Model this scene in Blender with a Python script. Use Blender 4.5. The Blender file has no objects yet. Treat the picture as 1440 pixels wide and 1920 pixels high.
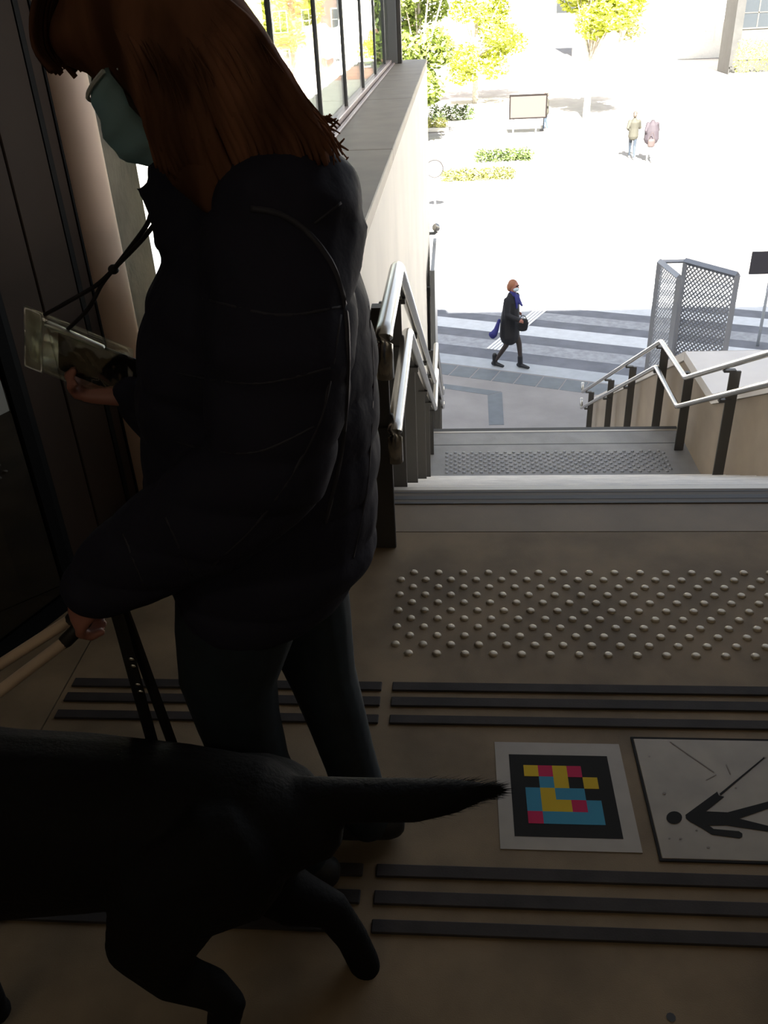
import bpy, bmesh, math, random
from mathutils import Vector, Matrix
random.seed(7)
scn = bpy.context.scene
COL = scn.collection
V = Vector

# ------------------------------------------------------------------ camera
CAM_H = 1.515; PITCH = 0.540065; ROLL = -0.0525908; YAW = 0.0954475; FPX = 1618.31
_f = V((-math.sin(YAW)*math.cos(PITCH), math.cos(YAW)*math.cos(PITCH), -math.sin(PITCH)))
_r = V((math.cos(YAW), math.sin(YAW), 0)); _u = _r.cross(_f)
_c, _s = math.cos(ROLL), math.sin(ROLL)
CR = _c*_r + _s*_u; CU = -_s*_r + _c*_u; CF = _f
cam_data = bpy.data.cameras.new('camera'); cam = bpy.data.objects.new('camera', cam_data); COL.objects.link(cam)
cam.matrix_world = Matrix(((CR.x, CU.x, -CF.x, 0), (CR.y, CU.y, -CF.y, 0), (CR.z, CU.z, -CF.z, CAM_H), (0, 0, 0, 1)))
cam_data.sensor_fit = 'VERTICAL'; cam_data.sensor_height = 36.0; cam_data.lens = FPX/1920*36.0
cam_data.clip_start = 0.02; cam_data.clip_end = 600
scn.camera = cam

# ------------------------------------------------------------------ sky, sun, exposure
SUN_ELEV = math.radians(42)
world = bpy.data.worlds.new('world'); scn.world = world; world.use_nodes = True
wn = world.node_tree.nodes; wl = world.node_tree.links
bgn = wn['Background']; sky = wn.new('ShaderNodeTexSky'); sky.sky_type = 'NISHITA'; sky.sun_disc = False
sky.sun_elevation = SUN_ELEV; sky.sun_rotation = math.radians(180); sky.air_density = 1.0; sky.dust_density = 2.0
hsv = wn.new('ShaderNodeHueSaturation'); hsv.inputs['Saturation'].default_value = .42
wl.new(sky.outputs[0], hsv.inputs['Color']); wl.new(hsv.outputs[0], bgn.inputs[0]); bgn.inputs[1].default_value = 0.16
sd = bpy.data.lights.new('sun', 'SUN'); sd.energy = 26.0; sd.angle = math.radians(0.53); sd.color = (1.0, 0.95, 0.86)
sun = bpy.data.objects.new('sun', sd); COL.objects.link(sun); sun.rotation_euler = (math.radians(90)-SUN_ELEV, 0, 0); sun.location = (0, -10, 30)
scn.view_settings.view_transform = 'Standard'; scn.view_settings.look = 'None'
scn.view_settings.exposure = 1.32; scn.view_settings.gamma = 1.0; scn.view_settings.use_curve_mapping = False

# ------------------------------------------------------------------ materials
def mat(name, col, rough=.6, metal=0., noise=0., nscale=6., bump=0., bscale=60., spec=.5, col2=None, detail=6., coord='Object', stretch=None):
    m = bpy.data.materials.new(name); m.use_nodes = True
    nt = m.node_tree; b = nt.nodes['Principled BSDF']
    b.inputs['Base Color'].default_value = (*col, 1); b.inputs['Roughness'].default_value = rough
    b.inputs['Metallic'].default_value = metal; b.inputs['Specular IOR Level'].default_value = spec
    tc = None
    def coords():
        nonlocal tc
        if tc is None:
            t = nt.nodes.new('ShaderNodeTexCoord'); tc = t.outputs[coord]
            if stretch:
                mp = nt.nodes.new('ShaderNodeMapping'); mp.inputs['Scale'].default_value = stretch
                nt.links.new(tc, mp.inputs[0]); tc = mp.outputs[0]
        return tc
    if noise or col2:
        n = nt.nodes.new('ShaderNodeTexNoise'); n.inputs['Scale'].default_value = nscale; n.inputs['Detail'].default_value = detail
        nt.links.new(coords(), n.inputs['Vector'])
        r = nt.nodes.new('ShaderNodeValToRGB')
        c2 = col2 or tuple(min(1, c*(1+noise)) for c in col); c1 = col if col2 else tuple(c*(1-noise) for c in col)
        r.color_ramp.elements[0].position = .35; r.color_ramp.elements[1].position = .65
        r.color_ramp.elements[0].color = (*c1, 1); r.color_ramp.elements[1].color = (*c2, 1)
        nt.links.new(n.outputs[0], r.inputs[0]); nt.links.new(r.outputs[0], b.inputs['Base Color'])
    if bump:
        n = nt.nodes.new('ShaderNodeTexNoise'); n.inputs['Scale'].default_value = bscale; n.inputs['Detail'].default_value = 4
        nt.links.new(coords(), n.inputs['Vector'])
        bp = nt.nodes.new('ShaderNodeBump'); bp.inputs['Strength'].default_value = bump; bp.inputs['Distance'].default_value = .02
        nt.links.new(n.outputs[0], bp.inputs['Height']); nt.links.new(bp.outputs[0], b.inputs['Normal'])
    return m

M = {}
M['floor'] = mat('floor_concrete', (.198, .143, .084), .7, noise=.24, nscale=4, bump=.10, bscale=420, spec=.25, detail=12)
M['floor_edge'] = mat('edge_concrete', (.195, .145, .09), .6, noise=.1, nscale=6, bump=.06, bscale=300, spec=.3)
M['dome'] = mat('dome_metal', (.42, .355, .26), .42, metal=.4, noise=.15, nscale=30)
M['domegrey'] = mat('dome_grey', (.27, .275, .285), .35, metal=.5)
M['strip'] = mat('rubber_strip', (.036, .030, .027), .75, noise=.2, nscale=12, bump=.06, bscale=250, spec=.2)
M['groove'] = mat('nosing_insert', (.03, .028, .026), .6)
M['nose'] = mat('nosing_rubber', (.10, .078, .053), .6, spec=.3)
M['alu'] = mat('nosing_aluminium', (.42, .38, .32), .4, metal=.8)
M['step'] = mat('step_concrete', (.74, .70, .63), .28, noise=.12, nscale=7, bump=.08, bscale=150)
M['midfloor'] = mat('mid_landing_concrete', (.225, .22, .212), .5, noise=.12, nscale=5, bump=.1, bscale=120)
M['wall'] = mat('cream_wall', (.93, .86, .74), .7, noise=.05, nscale=2, bump=.04, bscale=40)
M['coping'] = mat('grey_coping', (.28, .235, .178), .55, noise=.08, nscale=6)
M['rwall'] = mat('tan_concrete', (.34, .28, .215), .7, noise=.1, nscale=2.5, bump=.05, bscale=60)
M['cap'] = mat('pale_cap', (.82, .78, .74), .6, noise=.04, nscale=3)
M['ceil'] = mat('ceiling_plaster', (.50, .46, .40), .8, noise=.05)
M['hall'] = mat('hall_wall', (.50, .44, .36), .7, noise=.08)
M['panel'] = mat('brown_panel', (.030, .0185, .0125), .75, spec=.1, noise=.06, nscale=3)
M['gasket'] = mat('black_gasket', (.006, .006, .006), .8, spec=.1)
M['creamcol'] = mat('cream_column', (.82, .61, .48), .6, noise=.05, nscale=4)
M['pier'] = mat('pier_concrete', (.20, .17, .13), .8, noise=.25, nscale=5, bump=.15, bscale=50)
M['frame'] = mat('grey_frame', (.17, .175, .175), .45, metal=.3)
M['framelight'] = mat('pale_window_rail', (.52, .42, .38), .4, metal=.3)
M['steel'] = mat('brushed_steel', (.46, .445, .41), .25, metal=1.)
M['post'] = mat('dark_post', (.07, .066, .06), .5, metal=.4)
M['gate'] = mat('galvanised_steel', (.30, .31, .33), .45, metal=.7)
M['asphalt'] = mat('asphalt', (.155, .163, .185), .85, noise=.12, nscale=3, bump=.2, bscale=40)
M['pavement'] = mat('pavement', (.29, .272, .258), .8, noise=.1, nscale=1.5, bump=.1, bscale=30)
M['slab'] = mat('grey_slab', (.15, .168, .182), .7, noise=.08, nscale=5)
M['kerb'] = mat('pale_kerb', (.40, .425, .45), .7, noise=.06, nscale=5)
M['paint'] = mat('white_paint', (.60, .62, .64), .7, noise=.06, nscale=8)
M['guidew'] = mat('white_guide_paint', (.88, .88, .88), .6)
M['paintdull'] = mat('dull_paint', (.32, .33, .35), .8, noise=.15, nscale=8)  # duller grey than the other crossing stripes
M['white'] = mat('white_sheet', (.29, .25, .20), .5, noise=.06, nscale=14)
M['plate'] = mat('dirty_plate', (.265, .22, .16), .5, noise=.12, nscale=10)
M['ink'] = mat('black_print', (.022, .021, .020), .8, spec=.1)
M['yel'] = mat('yellow_print', (.58, .39, .015), .7, spec=.15); M['red'] = mat('red_print', (.48, .015, .075), .7, spec=.15); M['blu'] = mat('blue_print', (.045, .24, .36), .7, spec=.15)
M['scuff'] = mat('scuff', (.22, .18, .15), .8)
M['skin'] = mat('skin', (.34, .145, .105), .5, noise=.06, nscale=12)
M['jacket'] = mat('navy_jacket', (.021, .021, .034), .75, bump=.2, bscale=18, spec=.12)
M['piping'] = mat('jacket_seam', (.018, .018, .028), .6)
M['jeans'] = mat('dark_jeans', (.006, .013, .018), .8, noise=.2, nscale=30)
M['shoe'] = mat('dark_shoe', (.012, .012, .012), .6)
M['hair'] = mat('brown_hair', (.18, .082, .045), .8, spec=.08, noise=.55, nscale=18, stretch=(1, 1, .12))
_nt = M['hair'].node_tree; _o = _nt.nodes['Material Output']; _p = _nt.nodes['Principled BSDF']; _tr = _nt.nodes.new('ShaderNodeBsdfTranslucent'); _tr.inputs[0].default_value = (.40, .20, .09, 1)
_mx = _nt.nodes.new('ShaderNodeMixShader'); _mx.inputs[0].default_value = .28; _nt.links.new(_p.outputs[0], _mx.inputs[1]); _nt.links.new(_tr.outputs[0], _mx.inputs[2]); _nt.links.new(_mx.outputs[0], _o.inputs[0])
M['mask'] = mat('blue_mask', (.50, .76, .82), .8)
M['maskw'] = mat('white_mask_edge', (.6, .66, .66), .8)
M['cord'] = mat('black_cord', (.012, .010, .010), .7)
M['phone'] = mat('black_phone', (.005, .005, .006), .4, spec=.2)
M['dog'] = mat('black_coat', (.005, .0047, .0045), .8, bump=.15, bscale=120, spec=.15)
M['leather'] = mat('black_leather', (.010, .009, .008), .5)
M['wood'] = mat('pale_handle', (.55, .42, .30), .5, noise=.1, nscale=10)
M['leaf1'] = mat('leaf_light', (.42, .46, .05), .6, noise=.35, nscale=1.2)
M['leaf2'] = mat('leaf_mid', (.15, .20, .028), .6, noise=.35, nscale=1.2)
M['leaf3'] = mat('leaf_dry', (.40, .40, .12), .6, noise=.3, nscale=2)
M['leaf5'] = mat('leaf_yellow', (.16, .17, .04), .6, noise=.3, nscale=2)
M['leaf4'] = mat('leaf_dark', (.055, .085, .018), .6, noise=.4, nscale=2)
M['bark'] = mat('bark', (.42, .38, .32), .9, noise=.3, nscale=8)
M['bwhite'] = mat('white_facade', (.78, .76, .70), .8, noise=.04)
M['bstone'] = mat('grey_stone', (.028, .028, .027), .8, noise=.15, nscale=2)
M['bpanel'] = mat('beige_panel', (.055, .050, .042), .8, noise=.08)
M['brick'] = mat('red_brick_facade', (.33, .15, .10), .85, noise=.2, nscale=4)
M['darkglass'] = mat('dark_glass', (.03, .035, .04), .08)
M['boardface'] = mat('board_face_shaded', (.036, .031, .028), .6); M['boardframe'] = mat('board_frame_shaded', (.009, .007, .0065), .8, spec=.1)  # board colours darkened to imitate shade on the side facing the camera
M['signdark'] = mat('dark_sign', (.045, .042, .05), .6)
M['tan'] = mat('planter_stone', (.6, .57, .5), .8)

def glassmat(name, refl, tint, rough=.01, wave=0.):
    m = bpy.data.materials.new(name); m.use_nodes = True; nt = m.node_tree
    for n in list(nt.nodes): nt.nodes.remove(n)
    o = nt.nodes.new('ShaderNodeOutputMaterial'); mx = nt.nodes.new('ShaderNodeMixShader')
    g = nt.nodes.new('ShaderNodeBsdfGlossy'); t = nt.nodes.new('ShaderNodeBsdfTransparent')
    g.inputs['Roughness'].default_value = rough; g.inputs['Color'].default_value = (.95, .95, .93, 1); t.inputs['Color'].default_value = (*tint, 1)
    mx.inputs[0].default_value = refl
    nt.links.new(t.outputs[0], mx.inputs[1]); nt.links.new(g.outputs[0], mx.inputs[2]); nt.links.new(mx.outputs[0], o.inputs[0])
    if wave:
        tc = nt.nodes.new('ShaderNodeTexCoord'); mp = nt.nodes.new('ShaderNodeMapping'); mp.inputs['Scale'].default_value = (1, .5, 1.6)
        n = nt.nodes.new('ShaderNodeTexNoise'); n.inputs['Scale'].default_value = 3; bp = nt.nodes.new('ShaderNodeBump')
        bp.inputs['Strength'].default_value = wave; bp.inputs['Distance'].default_value = .02
        nt.links.new(tc.outputs['Object'], mp.inputs[0]); nt.links.new(mp.outputs[0], n.inputs['Vector'])
        nt.links.new(n.outputs[0], bp.inputs['Height']); nt.links.new(bp.outputs[0], g.inputs['Normal'])
    return m
M['pane'] = glassmat('window_glass', .62, (.75, .82, .78), .015, wave=.10)
M['clear'] = glassmat('clear_glass', .08, (.9, .93, .88))
M['doorglass'] = glassmat('tinted_door_glass', .10, (.22, .19, .13))
M['plastic'] = glassmat('clear_plastic', .22, (.86, .88, .82), .12, wave=.9)
M['ziplock'] = glassmat('ribbed_plastic', .35, (.55, .55, .48), .3, wave=.9)

# ------------------------------------------------------------------ helpers
def at(px, py, Y):
    d = CF + CR*((px-720)/FPX) - CU*((py-960)/FPX)
    return V((0, 0, CAM_H)) + d*(Y/d.y)
def obj(name, me, m=None, parent=None, smooth=False):
    if isinstance(me, bmesh.types.BMesh):
        bm = me; me = bpy.data.meshes.new(name); bm.normal_update(); bm.to_mesh(me); bm.free()
    if m is not None:
        me.materials.clear(); me.materials.append(M[m] if isinstance(m, str) else m)
    if smooth:
        for p in me.polygons: p.use_smooth = True
    o = bpy.data.objects.new(name, me); COL.objects.link(o)
    if parent is not None: o.parent = parent
    return o
def tag(o, label=None, cat=None, group=None, kind=None):
    for k, v in (('label', label), ('category', cat), ('group', group), ('kind', kind)):
        if v: o[k] = v
    return o
def empty(name, label, cat, group=None, loc=(0, 0, 0)):
    o = bpy.data.objects.new(name, None); COL.objects.link(o); o.location = loc; o.empty_display_size = .1
    return tag(o, label, cat, group)
def struct(name, bm, m, parent=None, label=None):
    o = obj(name, bm, m, parent)
    if parent is None: tag(o, label, None, None, 'structure')
    return o
def box(bm, x0, x1, y0, y1, z0, z1):
    vs = [bm.verts.new((x, y, z)) for z in (z0, z1) for y in (y0, y1) for x in (x0, x1)]
    for f in ((0, 2, 3, 1), (4, 5, 7, 6), (0, 1, 5, 4), (2, 6, 7, 3), (0, 4, 6, 2), (1, 3, 7, 5)): bm.faces.new([vs[i] for i in f])
def B(*boxes):
    bm = bmesh.new()
    for b in boxes: box(bm, *b)
    return bm
def bbox(x0, x1, y0, y1, z0, z1, bev=.004):
    bm = B((x0, x1, y0, y1, z0, z1)); bmesh.ops.bevel(bm, geom=bm.edges[:], offset=bev, segments=1, affect='EDGES'); return bm
def prism(bm, pts, off):
    """closed polygon pts (Vectors) extruded by vector off"""
    a = [bm.verts.new(p) for p in pts]; b = [bm.verts.new(V(p)+off) for p in pts]; n = len(pts)
    f1 = bm.faces.new(a); f2 = bm.faces.new(b[::-1])
    for i in range(n): bm.faces.new((a[i], b[i], b[(i+1) % n], a[(i+1) % n]))
    bmesh.ops.recalc_face_normals(bm, faces=bm.faces[:])
def PR(pts, off):
    bm = bmesh.new(); prism(bm, [V(p) for p in pts], V(off)); return bm
def loft(bm, rings, n=14, ref=(0, 1, 0), cap=True):
    """rings: (centre, ra, rb) - ra along ref, rb along the other axis"""
    ref = V(ref); cs = [V(r[0]) for r in rings]; R = []
    def add(c, t, ra, rb):
        a = ref - t*ref.dot(t)
        if a.length < 1e-3: a = V((1, 0, 0)) - t*t.x
        a.normalize(); b = t.cross(a)
        R.append([bm.verts.new(c + a*(ra*math.cos(k*2*math.pi/n)) + b*(rb*math.sin(k*2*math.pi/n))) for k in range(n)])
    m = len(rings)
    for i, r in enumerate(rings):
        t = (cs[min(i+1, m-1)] - cs[max(i-1, 0)]).normalized(); ra, rb = r[1], r[2] if len(r) > 2 else r[1]
        e = min(ra, rb)
        if i == 0 and cap:
            for k in (.9, .6): add(cs[0]-t*(e*k), t, ra*math.sqrt(1-k*k), rb*math.sqrt(1-k*k))
        add(cs[i], t, ra, rb)
        if i == m-1 and cap:
            for k in (.6, .9): add(cs[i]+t*(e*k), t, ra*math.sqrt(1-k*k), rb*math.sqrt(1-k*k))
    for a, b in zip(R[:-1], R[1:]):
        for k in range(n): bm.faces.new((a[k], a[(k+1) % n], b[(k+1) % n], b[k]))
    bm.faces.new(R[0][::-1]); bm.faces.new(R[-1])
    return bm
def smoothpath(pts, n):
    """Catmull-Rom through (Vector, values...)"""
    P = [V(p) for p in pts]; out = []
    for i in range(len(P)-1):
        p0, p1, p2, p3 = P[max(i-1, 0)], P[i], P[i+1], P[min(i+2, len(P)-1)]
        for k in range(n):
            t = k/n
            out.append(.5*((2*p1)+(p2-p0)*t+(2*p0-5*p1+4*p2-p3)*t*t+(3*p1-p0-3*p2+p3)*t**3))
    out.append(P[-1]); return out
def tube(bm, pts, r, n=8, r2=None):
    m = len(pts)
    rr = lambda i: r if r2 is None else r+(r2-r)*i/(m-1)
    return loft(bm, [(p, rr(i), rr(i)) for i, p in enumerate(pts)], n, ref=(.13, .37, .91), cap=False)
def ball(bm, c, rx, ry, rz, rot=None, u=16, v=10):
    mt = Matrix.Translation(V(c)) @ (rot.to_4x4() if rot is not None else Matrix.Identity(4)) @ Matrix.Diagonal((rx, ry, rz, 1))
    bmesh.ops.create_uvsphere(bm, u_segments=u, v_segments=v, radius=1, matrix=mt)
def blob(name, bm, m, parent=None, voxel=.008, it=4, fac=.5):
    me = bpy.data.meshes.new('tmp'); bm.to_mesh(me); bm.free()
    o = bpy.data.objects.new('tmp', me); COL.objects.link(o)
    md = o.modifiers.new('r', 'REMESH'); md.mode = 'VOXEL'; md.voxel_size = voxel
    if it:
        sm = o.modifiers.new('s', 'SMOOTH'); sm.iterations = it; sm.factor = fac
    dg = bpy.context.evaluated_depsgraph_get(); dg.update()
    new = bpy.data.meshes.new_from_object(o.evaluated_get(dg)); new.name = name
    bpy.data.objects.remove(o); bpy.data.meshes.remove(me)
    return obj(name, new, m, parent, smooth=True)

# ================================================================== SETTING
NOSE = 2.68; XL, XR = -.30, 2.07
RIS = .16; TR1 = .30; TR2 = .30; ZMID = -2.08; YMID = NOSE+12*TR1; YM2 = 7.5; ZP = -4.80; YBOT = YM2+16*TR2
# --- top landing
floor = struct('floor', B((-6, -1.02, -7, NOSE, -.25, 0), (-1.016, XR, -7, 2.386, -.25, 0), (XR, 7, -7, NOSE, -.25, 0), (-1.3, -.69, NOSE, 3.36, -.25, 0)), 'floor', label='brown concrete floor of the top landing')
obj('edge_slab', B((-1.016, XR, 2.39, NOSE, -.25, .0)), 'floor_edge', floor)
obj('nosing_strip', B((XL, XR, 2.564, 2.660, 0, .003)), 'nose', floor)
for a, b in ((2.566, 2.576), (2.594, 2.618), (2.640, 2.646)): obj('nosing_groove', B((XL, XR, a, b, .003, .0036)), 'groove', floor)
obj('nosing_strip', B((XL, XR, 2.660, NOSE+.003, -.02, .003)), 'alu', floor)
def dome_mesh(r, h, seg=10):
    bm = bmesh.new(); prof = [(1, 0), (.93, .45), (.72, .85), (.42, 1.0)]
    R = [[bm.verts.new((r*a*math.cos(2*math.pi*k/seg), r*a*math.sin(2*math.pi*k/seg), h*b)) for k in range(seg)] for a, b in prof]
    for a, b in zip(R[:-1], R[1:]):
        for k in range(seg): bm.faces.new((a[k], a[(k+1) % seg], b[(k+1) % seg], b[k]))
    bm.faces.new(R[-1]); return bm
dome0 = None
for r in range(1, 12):
    for c in range(27):
        x = -.162+c*.075+(.0375 if r % 2 else 0); y = 2.157-(r-1)*.0375
        if dome0 is None:
            dome0 = o = obj('tactile_dome', dome_mesh(.0125, .006), 'dome', floor, True)
        else:
            o = dome0.copy(); COL.objects.link(o)
        o.location = (x, y, 0)
for y0, y1 in ((1.633, 1.665), (1.578, 1.611), (1.518, 1.548), (1.096, 1.126), (1.035, 1.066), (.975, 1.004)):
    obj('guidance_strip', bbox(-1.0, -.187, y0, y1, 0, .006, .002), 'strip', floor)
    obj('guidance_strip', bbox(-.16, 1.9, y0, y1, 0, .006, .002), 'strip', floor)
for x, y, r in ((.364, .844, .008), (.535, .86, .006)):
    bm = bmesh.new(); bmesh.ops.create_circle(bm, cap_ends=True, radius=r, segments=9, matrix=Matrix.Translation((x, y, .0008))); obj('floor_spot', bm, 'groove', floor)

# --- stairs
def flight(name, label, y0, tr, z0, n):
    st = empty(name, label, 'stairs', loc=(0, y0, z0))
    for k in range(1, n+1):
        a, b, z = (k-1)*tr, k*tr, -RIS*k
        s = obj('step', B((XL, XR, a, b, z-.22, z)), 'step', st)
        obj('nosing', B((XL, XR, b-.055, b-.045, z, z+.0015), (XL, XR, b-.025, b-.015, z, z+.0015)), 'alu', s)
    return st
flight('staircase', 'upper concrete stair flight running down from the landing with the domes', NOSE, TR1, 0, 12)
flight('staircase', 'lower concrete stair flight below the middle landing, down to the pavement', YM2, TR2, ZMID, 16)
mid = struct('floor_middle', B((XL, XR, YMID, YM2, ZMID-.25, ZMID)), 'midfloor', label='grey concrete middle landing of the stairs')
obj('nosing_strip', B((XL, XR, YM2-.05, YM2+.004, ZMID, ZMID+.004)), 'groove', mid)
obj('nosing_strip', B((XL, XR, YM2-.085, YM2-.052, ZMID, ZMID+.003)), 'alu', mid)
obj('joint_strip', B((XL, XR, 7.16, 7.17, ZMID, ZMID+.001)), 'groove', mid)
bm = bmesh.new(); dm = bpy.data.meshes.new('t'); t = dome_mesh(.0155, .011, 8); t.to_mesh(dm); t.free()
for r in range(11):
    for c in range(26):
        n0 = len(bm.verts); bm.from_mesh(dm); bm.verts.ensure_lookup_table()
        for v in bm.verts[n0:]: v.co += V((-.07+c*.075+(.0375 if r % 2 else 0), 7.0-r*.0375, ZMID))
tag(obj('tactile_domes', bm, 'domegrey', mid, True), kind='stuff')

# --- left parapet wall with coping and glazing
wl_ = struct('wall_left', B((-.68, XL, 2.62, 11.05, ZP, .80)), 'wall', label='cream parapet wall beside the stairs, under the grey ledge')
ys = [2.62, 4.55, 6.9, 9.0, 11.09]
for a, b in zip(ys[:-1], ys[1:]): obj('coping', bbox(-.70, XL+.003, a+.003, b-.003, .80, .86, .004), 'coping', wl_)
win = empty('window_1', 'tall reflecting window row standing on the grey ledge', 'window'); tag(win, kind='structure'); del win['category']
obj('bottom_rail', bbox(-.735, -.665, 3.25, 10.6, .86, .90, .004), 'framelight', win)
obj('bottom_track', bbox(-.655, -.63, 3.25, 10.6, .86, .872, .002), 'framelight', win)
edges = [3.25, 3.72, 4.94, 6.15, 7.39, 8.63, 9.87, 10.5]
for a, b in zip(edges[:-1], edges[1:]): obj('pane', B((-.706, -.694, a+.012, b-.012, .90, 2.86)), 'pane', win)
for e in edges[1:-1]: obj('mullion', B((-.715, -.683, e-.012, e+.012, .90, 2.86)), 'frame', win)
obj('end_post', bbox(-.75, -.60, 10.5, 10.68, .86, 2.9), 'frame', win)
obj('end_post', bbox(-.60, -.555, 10.52, 10.66, .86, 2.9), 'post', win)
win2 = empty('window_2', 'clear side pane between the concrete pier and the ledge', 'window'); tag(win2, kind='structure'); del win2['category']
obj('sill_wall', B((-1.3, -.70, 3.26, 3.36, 0, .40)), 'wall', win2)
obj('pane', B((-1.14, -.74, 3.30, 3.312, .42, 2.86)), 'clear', win2)
obj('frame', B((-1.3, -.70, 3.27, 3.34, .40, .42)), 'framelight', win2)

# --- left side: panels, gaskets, cream column, concrete pier, glass door
XW = -1.145
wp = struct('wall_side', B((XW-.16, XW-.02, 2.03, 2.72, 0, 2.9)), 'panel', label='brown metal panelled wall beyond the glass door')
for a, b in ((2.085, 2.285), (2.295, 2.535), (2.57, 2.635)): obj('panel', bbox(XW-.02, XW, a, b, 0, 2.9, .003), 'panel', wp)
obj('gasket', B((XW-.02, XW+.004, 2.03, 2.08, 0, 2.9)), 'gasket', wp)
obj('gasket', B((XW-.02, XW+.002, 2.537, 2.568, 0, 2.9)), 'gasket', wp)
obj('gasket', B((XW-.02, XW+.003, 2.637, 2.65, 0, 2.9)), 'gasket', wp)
bm = bmesh.new(); loft(bm, [((XW-.03, 2.76, 0), .105, .10), ((XW-.03, 2.76, 2.9), .105, .10)], 28, ref=(0, 1, 0), cap=False)
struct('column_round', bm, 'creamcol', label='pale pink-cream round column beside the brown panels')
for p in bpy.data.objects['column_round'].data.polygons: p.use_smooth = len(p.vertices) == 4
struct('pier', B((XW-.3, XW, 2.87, 3.255, 0, 2.9)), 'pier', label='dark rough concrete pier behind the round column')
tag(bpy.data.objects['pier'], kind='structure')
dv = V((-.108, -.26, 0)).normalized(); dA = V((XW, 2.02, 0))
door = bpy.data.objects.new('door_1', None); COL.objects.link(door); tag(door, 'dark tinted glass door leaf with red and white stickers', None, None, 'structure')
def dpoly(s0, s1, z0, z1, th=.03, off=0.):
    nrm = V((-dv.y, dv.x, 0)); a, b = dA+dv*s0+nrm*off, dA+dv*s1+nrm*off
    return PR([a+V((0, 0, z0)), b+V((0, 0, z0)), b+V((0, 0, z1)), a+V((0, 0, z1))], nrm*th)
obj('bottom_rail', dpoly(0, 1.1, .0, .05), 'gasket', door)
obj('stile', dpoly(0, .035, .05, 2.4), 'gasket', door)
obj('stile', dpoly(1.065, 1.1, .05, 2.4), 'gasket', door)
obj('top_rail', dpoly(.035, 1.065, 2.36, 2.4), 'gasket', door)
obj('pane', dpoly(.035, 1.065, .05, 2.36, .012, .008), 'doorglass', door)
M['redst'] = mat('red_sticker', (.6, .025, .035), .6); M['whst'] = mat('white_sticker', (.30, .31, .28), .6)
obj('sticker', dpoly(.05, .30, .725, .80, .003, .022), 'redst', door); obj('sticker', dpoly(.05, .30, .64, .725, .003, .022), 'whst', door)

# --- right parapet following the stairs
def prof(d): return [(NOSE, .65+d), (6.55, -1.34+d), (7.5, -1.34+d), (YBOT, -3.90+d)]
pts = [(XR, y, z) for y, z in prof(-.09)] + [(XR, YBOT, ZP), (XR, NOSE, ZP)]
wr = struct('wall_right', PR(pts, (1.9, 0, 0)), 'rwall', label='tan concrete parapet wall beside the stairs, under the pale cap')
top = prof(0); low = prof(-.085)
for i in range(3):
    a, b = top[i], top[i+1]; c, d = low[i], low[i+1]
    obj('coping', PR([(XR-.018, a[0]+.004, a[1]), (XR-.018, b[0]-.004, b[1]), (XR-.018, d[0]-.004, d[1]), (XR-.018, c[0]+.004, c[1])], (1.95, 0, 0)), 'cap', wr)
# --- hall
struct('ceiling', B((-6, 7, -7, 3.4, 2.9, 3.1), (-1.4, -.15, 3.4, 10.9, 2.9, 3.05)), 'ceil', label='plaster ceiling over the landing and stairs')
struct('wall_back', B((-6, 7, -7.2, -7, 0, 2.9)), 'hall'); struct('wall_west', B((-6.2, -6, -7, 2.6, 0, 2.9)), 'hall')
struct('wall_east', B((7, 7.2, -7, 2.6, 0, 2.9)), 'hall'); struct('wall_front', B((XR+.02, 7, 2.6, 2.8, .66, 2.9), (-6, XW-.165, 2.05, 2.2, 0, 2.9)), 'hall')
struct('wall_facade', B((-40, 45, -16, 2.6, 3.1, 10.32), (-40, XW-.3, 2.2, 2.6, ZP, 3.1), (4.0, 45, 2.2, 2.6, ZP, 3.1)), 'bwhite', label='station building above the landing')

M['fillglow'] = bpy.data.materials.new('fill_glow'); M['fillglow'].use_nodes = True
_b = M['fillglow'].node_tree.nodes['Principled BSDF']; _b.inputs['Emission Color'].default_value = (1, .86, .66, 1); _b.inputs['Emission Strength'].default_value = 2.2
for x, nm in ((-1.6, 'added fill light behind the viewer on the glass door side'), (2.2, 'added fill light behind the viewer on the tan wall side')):  # unseen fixtures added as fill for the figure's camera-facing side
    for y, w in ((-1.2, 'first'), (-3.6, 'second')):
        cl = empty('fill_light', w+' '+nm, 'light', 'added fill lights of the hall', loc=(x, y, 2.9))
        obj('housing', B((-.75, .75, -.14, .14, -.05, 0)), 'framelight', cl); obj('glow_panel', B((-.72, .72, -.11, .11, -.056, -.05)), 'fillglow', cl)

# ================================================================== OUTDOOR GROUND
N = V((.3628, .9319, 0)); T = V((.9319, -.3628, 0))
def nt(c, s, z=0): return N*c + T*s + V((0, 0, ZP+z))
def band(c0, c1, s0, s1, z, th=.006):
    return PR([nt(c0, s0, z-th), nt(c0, s1, z-th), nt(c1, s1, z-th), nt(c1, s0, z-th)], (0, 0, th))
ground = struct('ground', B((-150, 150, 2.2, 260, ZP-.3, ZP-.02)), 'pavement', label='pale paved square beyond the road')
pav = obj('pavement', PR([(-40, 2.6, ZP-.02), (60, 2.6, ZP-.02), nt(15.02, 50, -.02), nt(15.02, -45, -.02)], (0, 0, .02)), 'pavement', ground)
road = struct('road', PR([nt(15.5, -45, -.02), nt(15.5, 60, -.02), nt(22.0, 60, -.02), nt(22.0, -45, -.02)], (0, 0, .012)), 'asphalt', label='grey asphalt road with a zebra crossing')
kb = obj('kerb', band(15.02, 15.5, -45, 50, .004, .03), 'kerb', ground)
for i in range(30):
    s = -6.6+i*.43
    obj('paving_slab', PR([nt(14.46, s+.006+.0), nt(14.46, s+.41), nt(14.97, s+.41), nt(14.97, s+.006)], (0, 0, .004)), 'slab', ground)
obj('paving_slab', PR([(-.6, 15.29, ZP), (-.6, 15.09, ZP), (.60, 14.59, ZP), (.85, 14.72, ZP)], (0, 0, .004)), 'slab', ground)
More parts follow.
